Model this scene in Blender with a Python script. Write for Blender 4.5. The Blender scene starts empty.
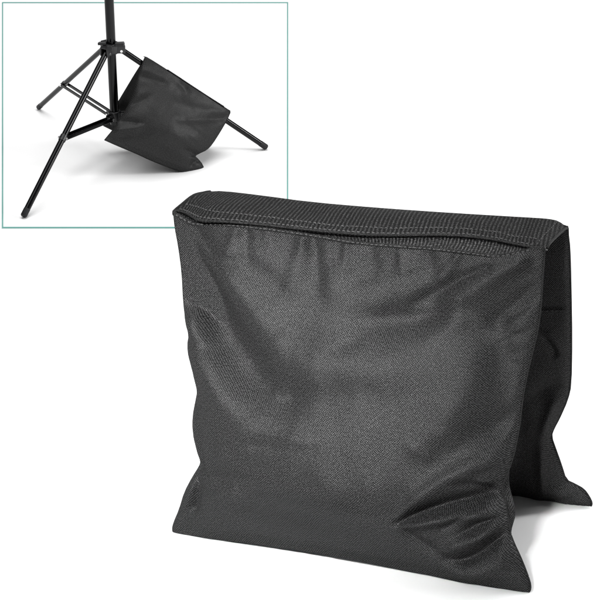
import bpy, math, random
import numpy as np
from mathutils import noise, Vector
random.seed(4)
sc = bpy.context.scene
col = sc.collection

# ------------------------------------------------------------------ camera
F = 2000.0
PITCH = math.radians(17)
FW = np.array([0, math.cos(PITCH), -math.sin(PITCH)])
RT = np.array([1., 0, 0])
UP = np.cross(RT, FW)
CAM = np.array([0.07, 0., .14]) - FW * 1.72
Z = np.array([0, 0, 1.])

def hit(x, y, P, n):
    """where the sight line of photograph point (x, y) meets a plane"""
    d = FW + RT * (x - 300) / F + UP * (300 - y) / F
    return CAM + d * (np.dot(P - CAM, n) / np.dot(d, n))

def px(P):
    d = np.asarray(P) - CAM
    w = d @ FW
    return np.stack([300 + F * (d @ RT) / w, 300 - F * (d @ UP) / w], -1)

cam = bpy.data.objects.new('camera', bpy.data.cameras.new('camera'))
col.objects.link(cam)
cam.location = CAM
cam.rotation_euler = (math.pi / 2 - PITCH, 0, 0)
cam.data.sensor_width = 36
cam.data.lens = 36 * F / 600
cam.data.clip_start = .05
cam.data.clip_end = 100
sc.camera = cam

# ------------------------------------------------------------------ object helpers
def tag(o, label=None, cat=None, group=None, kind=None):
    if label: o['label'] = label
    if cat: o['category'] = cat
    if group: o['group'] = group
    if kind: o['kind'] = kind
    return o

def empty(name, loc):
    o = bpy.data.objects.new(name, None)
    o.location = loc
    o.empty_display_size = .02
    col.objects.link(o)
    return o

WORLD = {}
def origin(o):
    r = np.zeros(3)
    while o is not None:
        r += np.array(o.location)
        o = o.parent
    return r

class MB:
    def __init__(s): s.v = []; s.f = []; s.uv = {}
    def grid(s, P, UV, closed_u=False, flip=False):
        """P: (n, m, 3) points, UV: (n, m, 2)"""
        n, m = P.shape[:2]
        b = len(s.v)
        s.v += [tuple(p) for p in P.reshape(-1, 3)]
        for k, q in enumerate(UV.reshape(-1, 2)): s.uv[b + k] = (float(q[0]), float(q[1]))
        for i in range(n - 1 + (1 if closed_u else 0)):
            for j in range(m - 1):
                i2 = (i + 1) % n
                q = (b + i * m + j, b + i2 * m + j, b + i2 * m + j + 1, b + i * m + j + 1)
                s.f.append(q[::-1] if flip else q)
        return b
    def tube(s, pts, r, n=20, cap=True, flat=1.0, up=None, closed=False):
        pts = [np.array(p, float) for p in pts]
        rs = r if hasattr(r, '__len__') else [r] * len(pts)
        rings = []
        L = 0
        for k, p in enumerate(pts):
            a = pts[max(0, k - 1)]; c = pts[min(len(pts) - 1, k + 1)]
            t = (c - a) / (np.linalg.norm(c - a) + 1e-12)
            if up is None:
                ref = Z if abs(t[2]) < .9 else np.array([0, 1., 0])
            else: ref = up
            x = np.cross(t, ref); x /= np.linalg.norm(x)
            y = np.cross(x, t)
            rings.append([p + rs[k] * (math.cos(q) * x + math.sin(q) * y * flat)
                          for q in (2 * math.pi * i / n for i in range(n))])
        b = len(s.v)
        for k, R in enumerate(rings):
            if k: L += np.linalg.norm(pts[k] - pts[k - 1])
            for i, q in enumerate(R):
                s.uv[len(s.v)] = (i / n * .02, L)
                s.v.append(tuple(q))
        for k in range(len(rings) - 1):
            for i in range(n):
                j = (i + 1) % n
                s.f.append((b + k * n + i, b + k * n + j, b + (k + 1) * n + j, b + (k + 1) * n + i))
        if cap:
            s.f.append(tuple(b + i for i in range(n))[::-1])
            s.f.append(tuple(b + (len(rings) - 1) * n + i for i in range(n)))
    def box(s, c, ax, ay, az):
        """box from centre and three half-axis vectors"""
        b = len(s.v)
        for i in (-1, 1):
            for j in (-1, 1):
                for k in (-1, 1):
                    s.v.append(tuple(np.array(c) + i * np.array(ax) + j * np.array(ay) + k * np.array(az)))
        for q in ((0, 1, 3, 2), (4, 6, 7, 5), (0, 4, 5, 1), (2, 3, 7, 6), (0, 2, 6, 4), (1, 5, 7, 3)):
            s.f.append(tuple(b + i for i in q))
    def build(s, name, mat, parent=None, smooth=True, bevel=0, sharp=40):
        me = bpy.data.meshes.new(name)
        o0 = origin(parent)
        me.from_pydata([tuple(np.array(v) - o0) for v in s.v], [], s.f)
        if s.uv:
            l = me.uv_layers.new(name='UVMap')
            li = np.empty(len(me.loops), dtype=np.int32)
            me.loops.foreach_get('vertex_index', li)
            arr = np.zeros((len(s.v), 2), dtype=np.float32)
            for k, q in s.uv.items(): arr[k] = q
            l.data.foreach_set('uv', arr[li].ravel())
        me.materials.append(mat)
        o = bpy.data.objects.new(name, me)
        col.objects.link(o)
        if parent is not None: o.parent = parent
        if smooth:
            me.polygons.foreach_set('use_smooth', [True] * len(me.polygons))
            if sharp: me.set_sharp_from_angle(angle=math.radians(sharp))
        if bevel:
            m = o.modifiers.new('bevel', 'BEVEL'); m.width = bevel; m.segments = 3
            m.limit_method = 'ANGLE'
        me.update()
        return o

# ------------------------------------------------------------------ materials
def mat(name):
    m = bpy.data.materials.new(name); m.use_nodes = True
    nt = m.node_tree; b = nt.nodes['Principled BSDF']
    return m, nt, b

def N(nt, t, **kw):
    n = nt.nodes.new(t)
    for k, v in kw.items(): setattr(n, k, v)
    return n

def M(nt, op, a, b=None, c=None, clamp=False):
    n = N(nt, 'ShaderNodeMath', operation=op, use_clamp=clamp)
    for i, q in enumerate((a, b, c)):
        if q is None: continue
        if isinstance(q, (int, float)): n.inputs[i].default_value = q
        else: nt.links.new(q, n.inputs[i])
    return n.outputs[0]

def fabric(name, pitch=.00172, lo=.002, hi=.052, bump=.6, rough=.47, spec=.029):
    """plain woven nylon: a checker of warp and weft crowns laid in the cloth's own UV (metres)"""
    m, nt, b = mat(name)
    uv = N(nt, 'ShaderNodeTexCoord').outputs['UV']
    nz = N(nt, 'ShaderNodeTexNoise'); nz.inputs['Scale'].default_value = 55; nz.inputs['Detail'].default_value = 2
    nt.links.new(uv, nz.inputs['Vector'])
    sep = N(nt, 'ShaderNodeSeparateXYZ'); nt.links.new(uv, sep.inputs[0])
    off = M(nt, 'MULTIPLY', M(nt, 'SUBTRACT', nz.outputs['Fac'], .5), pitch * 1.3)
    u = M(nt, 'ADD', sep.outputs['X'], off); v = M(nt, 'SUBTRACT', sep.outputs['Y'], off)
    k = 2 * math.pi / pitch
    su = M(nt, 'SINE', M(nt, 'MULTIPLY', u, k)); sv = M(nt, 'SINE', M(nt, 'MULTIPLY', v, k))
    w = M(nt, 'MULTIPLY', su, sv)
    h = M(nt, 'MULTIPLY_ADD', w, .5, .5)
    n2 = N(nt, 'ShaderNodeTexNoise'); n2.inputs['Scale'].default_value = 900; n2.inputs['Detail'].default_value = 1
    nt.links.new(uv, n2.inputs['Vector'])
    h2 = M(nt, 'MULTIPLY_ADD', M(nt, 'SUBTRACT', n2.outputs['Fac'], .5), 1.3, h, clamp=True)
    h3 = M(nt, 'POWER', h2, 2.0)
    mx = N(nt, 'ShaderNodeMix', data_type='RGBA')
    mx.inputs[6].default_value = (lo, lo, lo * 1.01, 1); mx.inputs[7].default_value = (hi, hi, hi * 1.01, 1)
    nt.links.new(h3, mx.inputs[0]); nt.links.new(mx.outputs[2], b.inputs['Base Color'])
    bp = N(nt, 'ShaderNodeBump'); bp.inputs['Strength'].default_value = bump; bp.inputs['Distance'].default_value = .0004
    nt.links.new(h2, bp.inputs['Height']); nt.links.new(bp.outputs[0], b.inputs['Normal'])
    df = N(nt, 'ShaderNodeBsdfDiffuse'); gl = N(nt, 'ShaderNodeBsdfGlossy'); ad = N(nt, 'ShaderNodeAddShader')
    df.inputs['Roughness'].default_value = .6
    nt.links.new(mx.outputs[2], df.inputs['Color']); nt.links.new(bp.outputs[0], df.inputs['Normal']); nt.links.new(bp.outputs[0], gl.inputs['Normal'])
    gl.inputs['Roughness'].default_value = rough
    g2 = N(nt, 'ShaderNodeMix', data_type='RGBA')
    g2.inputs[6].default_value = (spec * .3, spec * .3, spec * .3, 1); g2.inputs[7].default_value = (spec, spec, spec, 1)
    nt.links.new(h2, g2.inputs[0]); nt.links.new(g2.outputs[2], gl.inputs['Color'])
    nt.links.new(df.outputs[0], ad.inputs[0]); nt.links.new(gl.outputs[0], ad.inputs[1])
    out = [n_ for n_ in nt.nodes if n_.type == 'OUTPUT_MATERIAL'][0]
    nt.links.new(ad.outputs[0], out.inputs['Surface']); nt.nodes.remove(b)
    return m

def webbing(name, pitch=.0027, slant=.8, lo=.008, hi=.05, ku=1.0, bump=1.0, wob=.002):
    """ribbed black webbing: slanted ribs broken up by a fine grain"""
    m, nt, b = mat(name)
    uv = N(nt, 'ShaderNodeTexCoord').outputs['UV']
    sep = N(nt, 'ShaderNodeSeparateXYZ'); nt.links.new(uv, sep.inputs[0])
    nz = N(nt, 'ShaderNodeTexNoise'); nz.inputs['Scale'].default_value = 60; nz.inputs['Detail'].default_value = 3
    nt.links.new(uv, nz.inputs['Vector'])
    d = M(nt, 'ADD', M(nt, 'MULTIPLY', sep.outputs['X'], ku), M(nt, 'MULTIPLY', sep.outputs['Y'], -slant))
    d = M(nt, 'MULTIPLY_ADD', M(nt, 'SUBTRACT', nz.outputs['Fac'], .5), wob, d)
    s1 = M(nt, 'SINE', M(nt, 'MULTIPLY', d, 2 * math.pi / pitch))
    s2 = M(nt, 'SINE', M(nt, 'MULTIPLY', sep.outputs['Y'], 2 * math.pi / .0016))
    n2 = N(nt, 'ShaderNodeTexNoise'); n2.inputs['Scale'].default_value = 700; n2.inputs['Detail'].default_value = 2
    nt.links.new(uv, n2.inputs['Vector'])
    h = M(nt, 'MULTIPLY_ADD', s1, .32, .5)
    h = M(nt, 'MULTIPLY_ADD', s2, .12, h)
    h = M(nt, 'MULTIPLY_ADD', M(nt, 'SUBTRACT', n2.outputs['Fac'], .5), 2.2, h, clamp=True)
    mx = N(nt, 'ShaderNodeMix', data_type='RGBA')
    mx.inputs[6].default_value = (lo, lo, lo, 1); mx.inputs[7].default_value = (hi, hi, hi, 1)
    nt.links.new(M(nt, 'POWER', h, 2.6), mx.inputs[0]); nt.links.new(mx.outputs[2], b.inputs['Base Color'])
    bp = N(nt, 'ShaderNodeBump'); bp.inputs['Strength'].default_value = bump; bp.inputs['Distance'].default_value = .0007
    nt.links.new(h, bp.inputs['Height']); nt.links.new(bp.outputs[0], b.inputs['Normal'])
    b.inputs['Roughness'].default_value = .6
    b.inputs['Specular IOR Level'].default_value = .12
    return m

def plain(name, c, rough, metal=0, spec=.5, coat=0, grain=0):
    m, nt, b = mat(name)
    b.inputs['Base Color'].default_value = (*c, 1)
    b.inputs['Roughness'].default_value = rough
    b.inputs['Metallic'].default_value = metal
    b.inputs['Specular IOR Level'].default_value = spec
    b.inputs['Coat Weight'].default_value = coat
    b.inputs['Coat Roughness'].default_value = .08
    nz = N(nt, 'ShaderNodeTexNoise'); nz.inputs['Scale'].default_value = 180; nz.inputs['Detail'].default_value = 3
    nt.links.new(N(nt, 'ShaderNodeTexCoord').outputs['Object'], nz.inputs['Vector'])
    nt.links.new(M(nt, 'MULTIPLY_ADD', nz.outputs['Fac'], .08, rough - .04), b.inputs['Roughness'])
    if grain:
        bp = N(nt, 'ShaderNodeBump'); bp.inputs['Strength'].default_value = grain; bp.inputs['Distance'].default_value = .0003
        nt.links.new(nz.outputs['Fac'], bp.inputs['Height']); nt.links.new(bp.outputs[0], b.inputs['Normal'])
    return m

OXFORD = fabric('oxford_nylon')
OXFORD_FINE = fabric('oxford_nylon_fine', pitch=.0021, lo=.014, hi=.036, bump=.06, rough=.5, spec=.024)
WEB = webbing('ribbed_webbing', pitch=.0031, slant=-.24, lo=.0005, hi=.045, wob=.0012)
RIB = webbing('ribbed_gusset', pitch=.0026, slant=.1, lo=.003, hi=.08)
HEM = webbing('hem_tape', pitch=.0016, slant=1.0, lo=.005, hi=.05, bump=.6)
THREAD = plain('sewing_thread', (.065, .065, .065), .6, spec=.2)
BLACKMETAL = plain('black_enamel_tube', (.002, .002, .0025), .11, spec=.24)
PLASTIC = plain('black_moulded_plastic', (.012, .012, .013), .3, spec=.4, grain=.2)
RUBBER = plain('grey_black_rubber', (.014, .014, .015), .55, spec=.2, grain=.4)
STEEL = plain('bright_steel', (.75, .75, .75), .2, metal=1)
WHITE = plain('white_seamless_paper', (.88, .88, .88), .9, spec=.1)
TEAL = plain('teal_border', (.15, .33, .30), .8, spec=.1)

# ------------------------------------------------------------------ the white sweep
Y0 = .45; SL = math.radians(11)
def floor_z(y):
    w = .12
    t = y - Y0
    if t < -w: return 0.
    if t > w: return t * math.tan(SL)
    return math.tan(SL) * (t + w) ** 2 / (4 * w)
ys = [-6, -3, -1] + list(np.linspace(.2, .75, 40)) + [1.5, 3, 6]
xs = np.linspace(-6, 6, 9)
P = np.array([[(x, y, floor_z(y)) for y in ys] for x in xs])
mb = MB(); mb.grid(P, P[..., :2])
fl = mb.build('floor', WHITE, sharp=0); tag(fl, 'plain white seamless paper surface rising gently behind the bag', kind='structure')

SP = np.array([0, Y0, 0.]); SN = np.array([0, -math.sin(SL), math.cos(SL)])   # sloping part of the sweep
def slope(x, y, lift=0): return hit(x, y, SP + SN * lift, SN)

# ------------------------------------------------------------------ cloth helpers
def resample(pts, n, smooth=2):
    pts = np.array(pts, float)
    for _ in range(smooth):                      # corner cutting keeps the ends
        q = [pts[0]]
        for a, b in zip(pts[:-1], pts[1:]):
            q += [a * .75 + b * .25, a * .25 + b * .75]
        pts = np.array(q + [pts[-1]])
    d = np.r_[0, np.cumsum(np.linalg.norm(np.diff(pts, axis=0), axis=1))]
    t = np.linspace(0, d[-1], n)
    return np.stack([np.interp(t, d, pts[:, k]) for k in range(pts.shape[1])], -1)

def sm(a, b, x):
    t = np.clip((x - a) / (b - a), 0, 1); return t * t * (3 - 2 * t)

def stroke_field(Q, strokes):
    """Q (...,2) cloth positions; each stroke is (points, width, amplitude, sharpness)"""
    out = np.zeros(Q.shape[:-1])
    for pts, w, amp, sh in strokes:
        C = resample(pts, 26)
        n = len(C)
        best = np.full(Q.shape[:-1], 1e9); tt = np.zeros(Q.shape[:-1])
        for i in range(n - 1):
            a, b = C[i], C[i + 1]
            ab = b - a
            t = np.clip(((Q - a) @ ab) / (ab @ ab + 1e-9), 0, 1)
            d = np.linalg.norm(Q - (a + t[..., None] * ab), axis=-1)
            m = d < best
            best = np.where(m, d, best); tt = np.where(m, (i + t) / (n - 1), tt)
        w0, w1 = (w if isinstance(w, tuple) else (w, w))
        taper = 1.0
        for end, wh in ((0, tt), (1, 1 - tt)):          # a fold that stops inside the cloth fades out; one that meets a seam does not
            e = C[0] if end == 0 else C[-1]
            k = np.argmin(np.linalg.norm((Q - e).reshape(-1, 2), axis=-1))
            i_, j_ = np.unravel_index(k, Q.shape[:2])
            inner = min(i_, Q.shape[0] - 1 - i_) / Q.shape[0] > .07 and min(j_, Q.shape[1] - 1 - j_) / Q.shape[1] > .05
            if inner: taper = taper * (.4 + .6 * sm(-.02, .3, wh))
        ww = (w0 + (w1 - w0) * tt) * (.6 + .4 * taper)
        x = best / ww
        g = np.exp(-x ** 2) if not sh else (1 - sh) * np.exp(-x ** 2) + sh * np.exp(-1.6 * x)
        out += amp * g * taper
    return out


def coons(L, R, B, T):
    """L,R: bottom->top, B,T: left->right"""
    n, m = len(B), len(L)
    s = np.linspace(0, 1, n)[:, None, None]; t = np.linspace(0, 1, m)[None, :, None]
    return ((1 - s) * L[None] + s * R[None] + (1 - t) * B[:, None] + t * T[:, None]
            - (1 - s) * (1 - t) * B[0] - s * (1 - t) * B[-1] - (1 - s) * t * T[0] - s * t * T[-1])

def rumple(S, T, seed, f=7):
    out = np.zeros(S.shape)
    for i in range(S.shape[0]):
        for j in range(S.shape[1]):
            out[i, j] = noise.fractal(Vector((S[i, j] * f, T[i, j] * f * .8, seed)), 1., 2., 3)
    return out

def pouch(name, parent, material, P0, u, v, n, curves, tf, tb, ff, fb, res, seed, rump=.0012, wave=.0, px_edges=True,
          peak=.42, topk=.85, ground=None, fold_gain=1.0, belly=0):
    """stuffed pouch sewn from two layers. P0,u,v span its seam plane, n points outward (front layer).
    curves: seam outline (left, right, bottom, top) as photograph points laid on the plane."""
    nn = np.cross(u, v)
    cv = []
    for c, k in zip(curves, (res[1], res[1], res[0], res[0])):
        c = [tuple(q) for q in resample(c, 4 * k, 1)]
        p = np.array([hit(x, y, P0, nn) - P0 for x, y in c])
        cv.append(resample(np.stack([p @ u, p @ v], -1), k, 0))
    G = coons(*cv)                                   # plane coordinates in metres
    base = P0 + G[..., :1] * u + G[..., 1:] * v
    Q = px(base)
    S, T = np.meshgrid(np.linspace(0, 1, res[0]), np.linspace(0, 1, res[1]), indexing='ij')
    ps = (4 * S * (1 - S)) ** .62
    q = sm(-.12, peak, T) ** .9 * np.clip(T / .05, 0, 1) ** .6 * (1 - topk * sm(peak, 1, T))
    edge = np.clip(np.minimum(np.minimum(S, 1 - S), T) / .035, 0, 1) ** .8
    nz = rumple(S, T, seed); nz2 = rumple(S, T, seed + 9, 3)
    df = tf * ps * q + edge * (stroke_field(Q, ff) * .001 * fold_gain + nz * rump + nz2 * rump * 1.6)
    db = tb * ps ** .7 * q + edge * (stroke_field(Q, fb) * .001 + rumple(S, T, seed + 4) * rump)
    df = np.maximum(df, .0004) * (edge > 0); db = np.maximum(db, .0004) * (edge > 0)
    bend = wave * np.sin(S * 5.1 + seed) * (1 - T) * 1.0
    front = base + (df + bend)[..., None] * n; back = base - (db - bend)[..., None] * n
    if belly:                                        # the inner layer bellies out past the seam
        g = sm(.78, .93, S) * (1 - sm(.965, 1, S)) * np.exp(-((T - .27) / .10) ** 2)
        back = back + (g * belly)[..., None] * u
    if ground is not None:
        front[..., 2] = np.maximum(front[..., 2], ground); back[..., 2] = np.maximum(back[..., 2], ground)
    # cloth UV by arc length so the weave follows the bulge
    mb = MB()
    def uvof(X):
        du = np.r_[np.zeros((1, X.shape[1])), np.cumsum(np.linalg.norm(np.diff(X, axis=0), axis=-1), 0)]
        dv = np.c_[np.zeros(X.shape[0]), np.cumsum(np.linalg.norm(np.diff(X, axis=1), axis=-1), 1)]
        return G
    side = np.dot(np.cross(u, v), n) > 0
    mb.grid(front, uvof(front), flip=not side)
    mb.grid(back, uvof(back), flip=side)
    me_o = mb.build(name, material, parent, sharp=0)
    # weld the two layers along the seam
    import bmesh
    bm = bmesh.new(); bm.from_mesh(me_o.data)
    bmesh.ops.remove_doubles(bm, verts=bm.verts, dist=1e-5)
    bm.to_mesh(me_o.data); bm.free()
    me_o.data.polygons.foreach_set('use_smooth', [True] * len(me_o.data.polygons))
    return me_o, G, base, front, back

def ribbon(pts, A, B, ra, rb, n=10):
    """cord of constant section: half axes ra along A and rb along B"""
    pts = np.array(pts); m = MB()
    ang = np.linspace(0, 2 * math.pi, n, endpoint=False)
    P = np.stack([pts + ra * math.cos(q) * A + rb * math.sin(q) * B for q in ang], 0)
    L = np.r_[0, np.cumsum(np.linalg.norm(np.diff(pts, axis=0), axis=1))]
    uv = np.stack(np.broadcast_arrays(L[None, :], (np.arange(n) / n * .008)[:, None]), -1)
    m.grid(P, uv, closed_u=True)
    for e in (0, len(pts) - 1):
        f = [i * len(pts) + e for i in range(n)]; m.f.append(tuple(f if e else f[::-1]))
    return m

def dashes(mb, pts, up, length=.0022, gap=.0016, r=.00035):
    pts = np.array(pts)
    d = np.r_[0, np.cumsum(np.linalg.norm(np.diff(pts, axis=0), axis=1))]
    t = .001
    while t + length < d[-1]:
        p = [np.array([np.interp(t + k * length, d, pts[:, c]) for c in range(3)]) for k in (0, .25, .75, 1)]
        p[0] = p[0] - up * r * .8; p[3] = p[3] - up * r * .8
        p[1] = p[1] + up * r * .5; p[2] = p[2] + up * r * .5
        mb.tube(p, [r * .6, r, r, r * .6], n=6)
        t += length + gap

# ------------------------------------------------------------------ the large sandbag
P0 = hit(174, 533, np.zeros(3), Z); P1 = hit(528, 593, np.zeros(3), Z); R1 = hit(590, 507, np.zeros(3), Z)
U = (P1 - P0) / np.linalg.norm(P1 - P0)
BK = np.cross(Z, U)
lean = math.radians(10); VF = BK * math.sin(lean) + Z * math.cos(lean); NF = -BK * math.cos(lean) + Z * math.sin(lean)
lean2 = math.radians(-15); VR = BK * math.sin(lean2) + Z * math.cos(lean2); NR = BK * math.cos(lean2) - Z * math.sin(lean2)

bag = empty('sandbag', tuple((P0 + P1) / 2 + BK * .09))
tag(bag, 'large black woven nylon saddle sandbag standing open like a tent in the foreground', 'sandbag')

front_edge = [(173, 213), (180, 217), (188, 222), (197, 225), (222, 225), (260, 228.5), (310, 235.5), (330, 239), (360, 244),
              (400, 247), (440, 250), (480, 255), (498, 257.5), (519, 253), (532, 250), (545, 248.5)]
Lc = [(174, 535), (171.6, 530), (173, 523), (179, 509), (184, 492), (192, 477), (199, 466), (200.5, 461), (197, 449), (193.5, 430), (193.5, 415),
      (196, 400), (197.5, 391), (196, 380), (192, 365), (189, 355), (187.5, 345), (189, 334), (185.5, 322), (183, 303), (181.5, 272),
      (178, 246), (174.5, 228), (173, 213)]
Rc = [(528, 594), (531, 589), (530, 581), (522, 560), (514, 543), (510, 532), (508, 517), (505.5, 504), (502, 494), (502, 485),
      (508, 472), (513, 458), (517, 440), (520.5, 420), (522, 402), (526, 380), (532, 354), (537.5, 333), (541, 308),
      (543, 276), (545, 248.5)]
Bc = [(174, 535), (183, 536.5), (240, 543), (310, 552.5), (380, 566), (453, 581), (500, 591), (520, 594.5), (528, 594)]
front_folds = [
    ([(182, 262), (206, 288), (234, 332), (268, 372), (303, 390)], (14, 27), -5.8, 0),
    ([(222, 262), (255, 290), (290, 330)], (14, 24), 3.2, 0),
    ([(200, 320), (225, 375), (262, 415)], (12, 28), 3.0, 0),
    ([(375, 322), (425, 318), (470, 305)], (18, 14), -3.2, 0),
    ([(440, 330), (480, 285), (522, 262)], (20, 8), 3.0, 0),
    ([(300, 345), (365, 358), (440, 362)], 28, 2.6, 0),
    ([(490, 330), (520, 300), (538, 290)], (14, 8), -2.0, 0),
    ([(250, 229), (257, 268)], (5, 11), -1.4, .2),
    ([(240, 232), (232, 258)], (5, 9), 1.6, .2),
    ([(318, 237), (328, 292)], (5, 15), -1.7, .1),
    ([(308, 238), (300, 300)], (5, 18), 2.0, 0),
    ([(352, 243), (350, 275)], (5, 10), 1.6, .2),
    ([(376, 246), (378, 285)], (5, 14), -1.1, 0),
    ([(405, 249), (412, 276)], (4, 12), 1.5, 0),
    ([(432, 252), (436, 280)], (5, 12), -1.0, 0),
    ([(462, 255), (440, 285)], (4, 10), 1.4, 0),
    ([(196, 228), (215, 250), (225, 262)], (5, 10), -1.8, .2),
    ([(178, 240), (196, 262)], (4, 8), 1.5, 0),
    ([(198, 392), (214, 425), (206, 462)], (7, 9), -4.5, .2),
    ([(188, 334), (206, 344), (230, 350)], (5, 10), -1.2, .2),
    ([(201, 463), (225, 474), (275, 472)], (5, 12), -2.0, .2),
    ([(178, 525), (193, 496), (203, 470)], (5, 5), 2.4, 0),
    ([(202, 466), (206, 490), (199, 505)], (4, 5), -2.6, .3),
    ([(225, 480), (245, 520)], (12, 16), 1.5, 0),
    ([(260, 486), (340, 500), (410, 508)], (8, 12), -1.2, .2),
    ([(320, 470), (380, 482), (430, 470)], 18, 1.6, 0),
    ([(504, 489), (465, 495), (435, 503), (412, 514)], (9, 5), -6.5, .3),
    ([(514, 452), (470, 466), (432, 490), (414, 508)], (12, 7), 4.6, .1),
    ([(524, 412), (480, 430), (440, 455)], (10, 20), -2.6, 0),
    ([(506, 508), (470, 508), (430, 515), (412, 518)], (8, 5), 5.0, .2),
    ([(486, 500), (470, 512), (452, 522)], (4, 4), -2.4, .4),
    ([(508, 530), (490, 546), (470, 557), (455, 555)], (6, 6), -4.6, .3),
    ([(507, 515), (490, 516), (468, 528)], (3, 5), -2.6, .4), ([(506, 520), (492, 532), (478, 536)], (3, 5), 2.0, .3),
    ([(503, 492), (488, 480), (462, 476)], (4, 7), -2.2, .3), ([(512, 470), (500, 478), (490, 476)], (4, 5), 2.0, .2),
    ([(508, 518), (490, 530), (466, 540), (450, 545)], (6, 8), 3.6, .1),
    ([(414, 518), (430, 535), (452, 552)], (5, 7), -3.0, .2),
    ([(516, 545), (500, 566), (465, 574)], (8, 12), 4.0, .1),
    ([(521, 560), (526, 585)], (5, 5), 1.5, 0),
    ([(505, 497), (500, 488)], (4, 4), 2.5, .4),
]
rnd = random.Random(11)
front_folds = [(p, w, a_ * 1.7, h) for p, w, a_, h in front_folds[:7]] + front_folds[7:]
front_folds += [([(184, 225), (192, 255), (190, 300)], (12, 18), -2.6, 0), ([(230, 250), (270, 255), (300, 275)], (10, 16), 2.2, 0),
                ([(330, 262), (350, 300), (400, 285)], (14, 18), 2.4, 0), ([(205, 300), (222, 345), (250, 385)], (9, 14), -1.2, 0),
                ([(262, 380), (320, 398), (380, 385)], (16, 22), -2.6, 0), ([(500, 320), (508, 370), (496, 420)], (14, 18), -3.2, 0),
                ([(455, 330), (480, 380), (450, 430)], (18, 24), 2.6, 0), ([(420, 300), (450, 285), (490, 268)], (9, 5), -2.6, .1),
                ([(230, 505), (300, 520), (370, 535)], (16, 20), -2.2, 0), ([(205, 395), (222, 440), (216, 470)], (9, 9), 2.4, 0)]
def puckers(curve, inward, count, lmin, lmax, amp):
    """little gathers running in from a seam"""
    c = resample(curve, 200); out = []
    for _ in range(count):
        k = rnd.randrange(6, 194); p = c[k]
        l = rnd.uniform(lmin, lmax); a_ = rnd.uniform(-.7, .7)
        dx, dy = inward
        q = (p[0] + l * (dx * math.cos(a_) - dy * math.sin(a_)), p[1] + l * (dx * math.sin(a_) + dy * math.cos(a_)))
        mid = ((p[0] + q[0]) / 2 + rnd.uniform(-3, 3), (p[1] + q[1]) / 2 + rnd.uniform(-3, 3))
        out.append(([tuple(p), mid, q], (rnd.uniform(2, 3.5), rnd.uniform(3, 7)), rnd.choice((-1, 1)) * rnd.uniform(.4, 1) * amp, .3))
    return out
front_folds += puckers(front_edge, (0, 1), 12, 14, 34, .35)
front_folds += puckers(Lc, (1, 0), 14, 10, 34, .6)
front_folds += puckers(Rc, (-1, 0), 16, 10, 40, .7)
front_folds += puckers(Bc, (0, -1), 10, 10, 30, .7)
for _ in range(16):                                   # loose soft dents over the sand
    x_, y_ = rnd.uniform(215, 490), rnd.uniform(290, 540); a_ = rnd.uniform(-.6, 1.2); l_ = rnd.uniform(15, 45)
    front_folds.append(([(x_, y_), (x_ + l_ * .5, y_ + l_ * .5 * math.sin(a_) + rnd.uniform(-4, 4)), (x_ + l_ * math.cos(a_), y_ + l_ * math.sin(a_))],
                        rnd.uniform(6, 16), rnd.choice((-1, 1)) * rnd.uniform(.5, 1.4), 0))
back_folds = [([(515, 520), (490, 500)], 6, -4, .3), ([(512, 560), (480, 540)], 8, 3, 0)]
pf, GF, baseF, frF, bkF = pouch('pouch', bag, OXFORD, P0, U, VF, NF, (Lc, Rc, Bc, front_edge), .054, .030,
                                front_folds, back_folds, (260, 240), 1.3, ground=.0006, peak=.36, topk=.80, fold_gain=1.9, belly=.013)
pf['label'] = 'near pouch facing the camera, full and creased at its lower corner'

far_edge = [(209.5, 192.5), (213, 191), (222, 191.3), (260, 196), (310, 203), (380, 209), (453, 214), (526, 218.7), (556, 219.8), (563, 221.5), (567, 226)]
LcR = [(225, 455), (222, 440), (232, 400), (228, 330), (222, 260), (213, 192)]
RcR = [(591, 507), (592.5, 503), (589, 496), (584, 489), (575, 484), (566, 480), (561, 464), (556, 450), (551, 436), (554, 428), (559, 419), (567.5, 400),
       (571, 385), (571.8, 340), (571, 290), (570, 250), (568, 232), (567.5, 226)]
BcR = [(225, 455), (300, 465), (420, 484), (516, 501), (545, 507), (562, 509), (580, 508), (591, 507)]
in_folds = [([(557, 398), (548, 425), (545, 460), (546, 492)], (6, 5), 5.5, .2),
            ([(552, 436), (557, 455), (564, 480)], (4, 5), -4.5, .3),
            ([(546, 496), (556, 500), (575, 492)], (4, 4), -3.0, .3),
            ([(553, 486), (570, 492), (586, 500)], (5, 5), 2.6, 0),
            ([(545, 331), (552, 340), (557, 350)], (2.5, 2.5), -3.2, .4),
            ([(545, 326), (556, 334), (563, 345)], (4, 4), 2.0, 0),
            ([(530, 303), (571, 305)], (2.5, 2.5), -1.5, .4),
            ([(571, 385), (555, 378), (535, 390)], (5, 9), -2.4, .1),
            ([(525, 400), (522, 450), (520, 495)], (10, 12), -3, 0)]
pr, GR, baseR, frR, bkR = pouch('pouch', bag, OXFORD, R1, U, VR, NR, (LcR, RcR, BcR, [(213, 192), (222, 196), (260, 200), (310, 207), (380, 213), (453, 218), (526, 222), (556, 223), (567, 226)]),
                                .030, .022, [([(560, 300), (560, 400)], 10, 1, 0)], in_folds, (170, 200), 7.7, ground=.0006, peak=.30, topk=.85, fold_gain=1.3)
pr['label'] = 'far pouch standing behind, its pointed lower corner sticking out'

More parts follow.
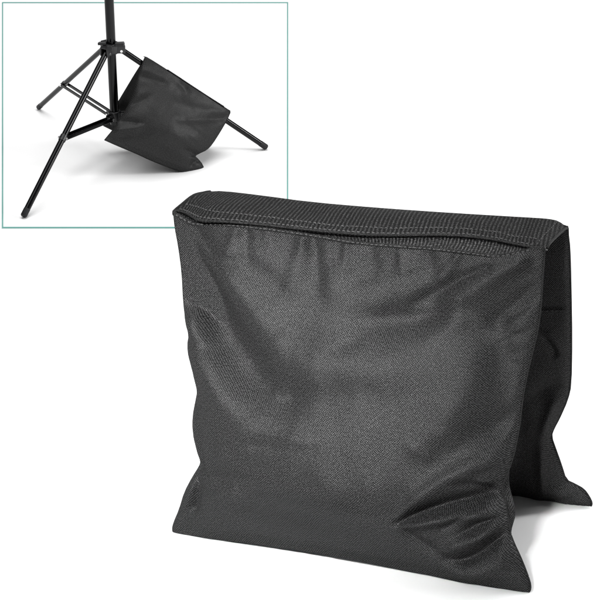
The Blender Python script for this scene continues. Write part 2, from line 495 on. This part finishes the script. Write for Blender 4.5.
# top strip: flat webbing joining the pouches
near_edge = [(173.3, 211.5), (180, 211.5), (188, 215), (198, 221), (222, 222), (260, 225), (300, 229.5), (330, 232.5), (365, 235.5), (400, 236),
             (453, 235.5), (490, 239.5), (510, 243.5), (526, 247), (538, 248.5), (547, 248)]
zt = baseF[:, -1, 2].mean()
nS, nT = 220, 40
ne = resample([tuple(hit(x, y, np.array([0, 0, zt + .004]), Z)) for x, y in near_edge], nS, 1)
fe_px = [(209.5, 191.5), (222, 190.8), (260, 195.2), (310, 202), (380, 208), (453, 213), (526, 217.3), (548, 218.6), (559, 221), (567, 228)]
fe = resample([tuple(hit(x, y, R1, np.cross(U, VR))) for x, y in fe_px], nS, 1)
s_ = np.linspace(0, 1, nS)[:, None]; t_ = np.linspace(0, 1, nT)[None, :]
TOP = ne[:, None] * (1 - t_[..., None]) + fe[:, None] * t_[..., None]
hump = .0026 * np.sin(np.pi * t_) ** .7 + .0012 * np.sin(s_ * 9 + t_ * 3) * np.sin(np.pi * t_)
hump = hump - .0016 * np.exp(-((s_ - .9) / .03) ** 2) * np.sin(np.pi * t_)
for i in range(nS):
    for j in range(nT):
        hump[i, j] += .0011 * noise.noise(Vector((s_[i, 0] * 16, t_[0, j] * 2.4, 2.2))) * math.sin(math.pi * t_[0, j])
TOP = TOP + hump[..., None] * Z
# roll over the far edge and down the back
roll = []
for k, a in enumerate(np.linspace(0, math.pi / 2, 8)[1:]):
    roll.append(fe + BK * .0025 * math.sin(a) - Z * .0025 * (1 - math.cos(a)))
for k in (1, 2, 3): roll.append(fe + BK * (.0025 + .002 * k) - Z * (.0025 + .008 * k))
FULL = np.concatenate([TOP, np.stack(roll, 1)], 1)
uvS = np.zeros(FULL.shape[:2] + (2,))
uvS[..., 0] = np.linspace(0, .3, nS)[:, None]
uvS[..., 1] = np.c_[np.zeros(nS), np.cumsum(np.linalg.norm(np.diff(FULL, axis=1), axis=-1), 1)]
mb = MB(); mb.grid(FULL, uvS)
ts = mb.build('top_strap', WEB, bag, sharp=0)
m = ts.modifiers.new('thick', 'SOLIDIFY'); m.thickness = .0016; m.offset = -1

# reinforcing band on the inner side of the far pouch
k0 = int(.715 * bkR.shape[1])
BND = bkR[:, k0:] + NR * -.0006
uvB = np.zeros(BND.shape[:2] + (2,)); uvB[..., 0] = np.linspace(0, .3, BND.shape[0])[:, None]; uvB[..., 1] = np.linspace(0, .075, BND.shape[1])[None]
mb = MB(); mb.grid(BND[1:-1], uvB[1:-1]); bd = mb.build('inner_band', OXFORD, bag, sharp=0)
bd.modifiers.new('thick', 'SOLIDIFY').thickness = .0007
mb = MB(); dashes(mb, BND[2:-2, 3] - NR * .0003, -NR, r=.0004); mb.build('stitching', THREAD, bd)

# ribbed gusset between strap edge and the pouch's upper hem
fe2 = resample(baseF[:, -1], nS, 0)
ne2 = ne - Z * .0012
nG = 14
GUS = []
for j in range(nG):
    t = j / (nG - 1)
    GUS.append(fe2 * (1 - t) + (ne2 + BK * .002) * t + BK * (.0018 * math.sin(math.pi * t)) - Z * .0008 * math.sin(math.pi * t))
GUS = np.stack(GUS, 1)
uvG = np.zeros(GUS.shape[:2] + (2,)); uvG[..., 0] = np.linspace(0, .3, nS)[:, None]; uvG[..., 1] = np.linspace(0, .012, nG)[None]
mb = MB(); mb.grid(GUS, uvG); gu = mb.build('gusset', RIB, bag, sharp=0)
gu.modifiers.new('thick', 'SOLIDIFY').thickness = .001

# hems and stitching
fe3 = resample(fe2, nS, 2)
mb = ribbon(fe3, NF, Z, .0016, .0021); hem = mb.build('hem', HEM, bag, sharp=0)
mb = MB(); dashes(mb, fe3[2:-7] + NF * .0017 + Z * .0004, NF, r=.0005); mb.build('stitching', THREAD, hem)
mb = ribbon(ne + Z * .0004, BK, Z, .0009, .0009); hem2 = mb.build('hem', HEM, bag, sharp=0)
mb = MB()
dashes(mb, TOP[2:-8, 2] + Z * .0003, (Z - BK) / 1.414, r=.0005)
dashes(mb, TOP[2:-8, 8] + Z * .0003, Z, r=.0004)
mb.build('stitching', THREAD, hem2)
# end hems of the strap
for e, nm in ((0, 'hem'), (nS - 1, 'hem')):
    mb = MB(); mb.tube(list(TOP[e, ::3]) + list(FULL[e, nT:]), .0010, n=10, up=Z); o = mb.build(nm, HEM, bag, sharp=0)
mb = MB(); dashes(mb, TOP[-7, 2:] + Z * .0005, Z, r=.0003); mb.build('stitching', THREAD, o)
# side seam piping of the near pouch along the open side, and of the far pouch
for X in (baseF[-1], baseR[-1]):
    X = X.copy(); X[:, 2] = np.maximum(X[:, 2], .0010)
    mb = MB(); mb.tube(list(X), .0006, n=8); mb.build('seam', OXFORD, bag, sharp=0)

# ------------------------------------------------------------------ the light stand on the slope
C0 = slope(116.5, 158)
def on_axis(py):
    """height along the pole whose picture row is py"""
    lo, hi = -.1, .6
    for _ in range(50):
        m = (lo + hi) / 2
        if px(C0 + SN * m)[1] > py: lo = m
        else: hi = m
    return lo
hC, hH = on_axis(47), on_axis(115)
stand = empty('light_stand', tuple(C0))
tag(stand, 'glossy black tripod light stand, its splayed legs inside the teal outline', 'light stand')
mb = MB(); mb.tube([C0 + SN * (hH - .012), C0 + SN * hC], .0056, n=40); mb.tube([C0 + SN * hC, C0 + SN * on_axis(-120)], .0058, n=40)
mb.build('pole', BLACKMETAL, stand)
feet = [slope(23.5, 216, .003), slope(38.5, 107.5, .003), slope(266.5, 147.5, .003)]
rings = []
legs = []
K = C0 + SN * hC; H = C0 + SN * hH
collar_mb = MB()
collar_mb.tube([K - SN * .0075, K - SN * .006, K + SN * .004, K + SN * .0055], [.0088, .0098, .0098, .0088], n=36)
col_o = collar_mb.build('collar', PLASTIC, stand, bevel=.0004)
hub_mb = MB()
hub_mb.tube([H - SN * .007, H - SN * .006, H + SN * .005, H + SN * .006], [.0075, .0083, .0083, .0075], n=32)
hub = hub_mb.build('hub', PLASTIC, stand, bevel=.0004)
frac = [.53, .60, .55]
top_off = [.012, .0145, .012]
LEG = []
RAD = [.0038, .0033, .0037]
for k, ft in enumerate(feet):
    d = ft - C0; d = d - SN * np.dot(d, SN); d /= np.linalg.norm(d)
    sd = np.cross(SN, d)
    a = K + d * top_off[k] - SN * .004
    ax = (ft - a) / np.linalg.norm(ft - a)
    LEG.append((a, ft, d, sd, ax))
    # moulded fork on the collar
    mb = MB()
    for s in (-1, 1): mb.box(K + d * .0115 + sd * s * .0047 - SN * .002, d * .0055, sd * .0011, SN * .0052)
    mb.box(K + d * .0105 + SN * .0035, d * .006, sd * .0056, SN * .0012)
    mb.build('lug', PLASTIC, col_o, smooth=False, bevel=.0008)
    mb = MB(); mb.tube([a - sd * .0064, a + sd * .0064], .0016, n=16); mb.build('bolt', STEEL, col_o)
    mb = MB(); mb.tube([a, ft - ax * .004], RAD[k], n=28); leg = mb.build('leg', BLACKMETAL, stand)
    mb = MB(); mb.tube([ft - ax * .010, ft - ax * .0008, ft + ax * .0004], [RAD[k] + .0002, RAD[k] + .0002, RAD[k] - .0006], n=28); mb.build('rubber_foot', RUBBER, leg)
    # brace
    b = a + (ft - a) * frac[k]
    hb = H + d * .010 - SN * .002
    bx = (b - hb) / np.linalg.norm(b - hb)
    nb = np.cross(sd, bx)
    mb = MB()
    for s in (-1, 1): mb.box((b + hb) / 2 + sd * s * .0041, bx * (np.linalg.norm(b - hb) / 2 + .001), sd * .0008, nb * .0022)
    if k == 0: mb.box((b * .48 + hb * .52) + nb * .0018, bx * np.linalg.norm(b - hb) * .44, sd * .0034, nb * .0006)
    br = mb.build('brace', BLACKMETAL, stand, smooth=False, bevel=.0006)
    mb = MB(); mb.tube([b - sd * .0062, b + sd * .0062], .0017, n=14); mb.build('rivet', STEEL, br)
    mb = MB(); mb.tube([hb - sd * .006, hb + sd * .006], .0016, n=14); mb.build('rivet', STEEL, br)
    mb = MB()
    mb.tube([b - ax * .004, b + ax * .004], RAD[k] + .0007, n=24); mb.build('clip', PLASTIC, leg, bevel=.0003)
    mb = MB()
    for s in (-1, 1): mb.box(H + d * .0095 + sd * s * .0028 - SN * .001, d * .0045, sd * .0009, SN * .0045)
    mb.build('lug', PLASTIC, hub, smooth=False, bevel=.0006)
# locking knob and lever on the collar
q = K + np.array([-.002, -.0105, .001])
mb = MB(); mb.tube([q, q + np.array([.0008, -.006, 0])], .0032, n=20); mb.build('bolt', STEEL, col_o)
mb = MB(); mb.tube([q + np.array([.0006, -.003, 0]), q + np.array([.0013, -.009, 0])], [.0048, .0042], n=8); mb.build('knob', PLASTIC, col_o, bevel=.0005)
lev = K + np.array([-.0105, -.004, .005])
mb = MB(); mb.box(lev, np.array([.005, -.0006, 0]), np.array([.0005, .004, 0]), np.array([0, 0, .0017])); mb.build('lever', PLASTIC, col_o, smooth=False, bevel=.0007)
lev = K + np.array([.0105, -.005, .004])
mb = MB(); mb.box(lev, np.array([.0055, .0005, 0]), np.array([-.0004, .004, 0]), np.array([0, 0, .0024])); mb.build('lever', PLASTIC, col_o, smooth=False, bevel=.0007)

# ------------------------------------------------------------------ the small sandbag hung over the right leg
a, ft, d, sd, ax = LEG[2]
nrm = -sd if sd[1] > 0 else sd                     # towards the camera
su = ax                                            # along the leg, downhill to the right
hang = -SN + ax * np.dot(SN, ax); hang /= np.linalg.norm(hang)   # square to the leg, downwards
th = math.radians(33)
dn = hang * math.cos(th) + nrm * math.sin(th)      # the near pouch swings out towards the camera
sv = -dn
sn = np.cross(su, sv); sn = sn if np.dot(sn, nrm) > 0 else -sn
Ptop = a + nrm * .005 - hang * .0045
small = empty('sandbag', tuple(C0 + d * .09))
tag(small, 'black nylon sandbag hanging slantwise over one leg of the light stand', 'sandbag')
Ls = [(104.5, 140), (109, 134.5), (114, 128.5), (119, 120), (126, 110), (131, 100), (135.5, 87), (139.5, 73), (144, 59)]
Rs = [(202.5, 171), (204, 168.5), (202, 164), (198.5, 159.5), (194.5, 156), (200, 153), (206.5, 150), (212, 144.5), (220, 132), (227, 120), (230, 113)]
Bs = [(104.5, 140), (118, 146), (135, 153), (152, 161), (170, 168), (181, 172), (192, 172.8), (202.5, 171)]
Ts = [(144, 59), (147, 59.5), (170, 74), (200, 94), (230, 113)]
small_folds = [
    ([(140, 76), (152, 80), (163, 84)], (3, 4), -2.4, .2), ([(140, 70), (160, 76), (175, 90)], (4, 7), 1.8, 0),
    ([(128, 106), (138, 103), (146, 97)], (3, 4), -2.4, .2), ([(128, 98), (142, 92)], (4, 5), 1.6, 0),
    ([(118, 121), (127, 122), (136, 124)], (3.5, 3), -4.0, .3), ([(116, 130), (128, 131), (136, 128)], (3, 4), 2.6, .1),
    ([(108, 138), (125, 136), (140, 134)], (3, 5), -1.4, 0),
    ([(226, 118), (200, 121), (172, 122)], (4, 4), -2.6, .2), ([(222, 113), (195, 110), (170, 103)], (4, 6), 1.8, 0),
    ([(193, 130), (185, 143)], 8, 1.6, 0), ([(178, 84), (186, 92), (182, 100)], (3, 4), -1.2, .2),
    ([(194, 155), (186, 152), (178, 150)], (3, 3), -3.2, .3), ([(200, 160), (192, 162), (188, 168)], (2.5, 3), -2.6, .3),
    ([(196, 157), (188, 159)], (2.5, 2.5), 2.4, 0), ([(160, 160), (172, 150)], 6, -.8, 0),
]
p1, G1, base1, f1, b1 = pouch('pouch', small, OXFORD_FINE, Ptop, su, sv, sn, (Ls, Rs, Bs, Ts), .025, .010, small_folds, [],
                              (150, 130), 3.1, rump=.0006, peak=.4, topk=.75, fold_gain=1.0)
p1['label'] = 'near pouch draped in front of the leg'
# the far pouch is the same cut, hanging on the other side of the leg
def mirror(X):
    rel = X - (a - hang * .0045)
    return X - 2 * (rel @ nrm)[..., None] * nrm
th2 = math.radians(12)
sv2 = -(hang * math.cos(th2) - nrm * math.sin(th2)); sn2 = np.cross(sv2, su); sn2 = sn2 if np.dot(sn2, nrm) < 0 else -sn2
Pt2 = a - nrm * .005 - hang * .0045
mb = MB()
def turned(X):
    r_ = X - Ptop
    return Pt2 + (r_ @ su - .13 * (r_ @ sv))[..., None] * su + (r_ @ sv)[..., None] * sv2 + (r_ @ sn)[..., None] * sn2
Lq = [(103, 126), (107, 119), (112, 111), (117, 103), (126, 88), (135, 73), (143.5, 60)]
Rq = [(188, 160), (200, 152), (212, 138), (222, 124), (229, 113)]
Bq = [(103, 126), (113, 131), (140, 143), (165, 153), (188, 160)]
p2 = pouch('pouch', small, OXFORD_FINE, Pt2, su, sv2, sn2, (Lq, Rq, Bq, Ts), .012, .010, [], [([(112, 118), (125, 112), (140, 112)], 4, 1.5, 0)],
           (80, 70), 5.1, rump=.0006, peak=.4, topk=.75)[0]
p2['label'] = 'far pouch hanging behind the leg'
# strap over the leg
e1 = base1[:, -1]; e2 = turned(e1)
TS = []
for j in range(13):
    t = j / 12
    TS.append(e1 * (1 - t) + e2 * t - hang * .0016 * math.sin(math.pi * t))
TS = np.stack(TS, 1)
uvT = np.zeros(TS.shape[:2] + (2,)); uvT[..., 0] = np.linspace(0, .12, TS.shape[0])[:, None]; uvT[..., 1] = np.linspace(0, .012, 13)[None]
mb = MB(); mb.grid(TS, uvT); st = mb.build('top_strap', HEM, small, sharp=0)
m = st.modifiers.new('thick', 'SOLIDIFY'); m.thickness = .0008
mb = MB(); mb.tube(list(e1 + sn * .0004), .0012, n=10); mb.build('hem', HEM, small, sharp=0)
mb = MB(); mb.tube(list((TS[38:-12, 4] - hang * .0006)), .0009, n=10); mb.build('highlight_cord', BLACKMETAL, small, sharp=0)  # added glossy cord, stands in for the highlight line along the strap
for X in (base1[0], base1[-1], base1[:, 0]):
    mb = MB(); mb.tube(list(X), .0005, n=8); mb.build('seam', HEM, small, sharp=0)

# ------------------------------------------------------------------ graphic teal border of the inset, added as thin strips on the sweep
mb = MB()
w = .0011
cn = [slope(2.6, 2.8), slope(287.6, 2.8), slope(287.6, 227.8), slope(2.6, 227.8)]
for i in range(4):
    p, q = cn[i], cn[(i + 1) % 4]
    t = (q - p) / np.linalg.norm(q - p); sdv = np.cross(SN, t)
    wi = w * (1.9 if i % 2 == 0 else .8)
    wj = w * (1.9 if i % 2 else .8)
    mb.box((p + q) / 2 + SN * .0003, t * (np.linalg.norm(q - p) / 2 - (wj if i % 2 else -w * .8)), sdv * wi, SN * .0002)
to = mb.build('inset_border', TEAL, smooth=False)
tag(to, 'thin teal rectangular outline on the white surface around the light stand', 'outline')

# ------------------------------------------------------------------ light
def area(name, loc, target, size, power, sy=None):
    l = bpy.data.lights.new(name, 'AREA'); l.energy = power; l.size = size
    if sy: l.shape = 'RECTANGLE'; l.size_y = sy
    o = bpy.data.objects.new(name, l); col.objects.link(o)
    o.location = loc
    o.rotation_euler = (Vector(target) - Vector(loc)).to_track_quat('-Z', 'Y').to_euler()
    return o
area('softbox_overhead', (-.05, .55, 2.7), (-.05, .55, 0), 2.6, 88)
area('softbox_front', (-.62, -1.55, 1.95), (.08, -.1, .10), .8, 9)
o = area('softbox_key', (-.34, -1.6, 1.12), (.05, -.21, .15), .26, 1.2); o.data.spread = math.radians(18)
# a tall softbox to the right draws the white lines on the enamelled legs
area('softbox_side', (1.28, .38, .70), (-.15, .82, .12), .22, 18, .8)
W = bpy.data.worlds.new('World'); sc.world = W; W.use_nodes = True
bg = W.node_tree.nodes['Background']; bg.inputs[0].default_value = (1, 1, 1, 1); bg.inputs[1].default_value = .12
sc.view_settings.view_transform = 'Standard'; sc.view_settings.look = 'None'
sc.view_settings.exposure = 0; sc.view_settings.gamma = 1
sc.cycles.use_denoising = True
sc.cycles.max_bounces = 6
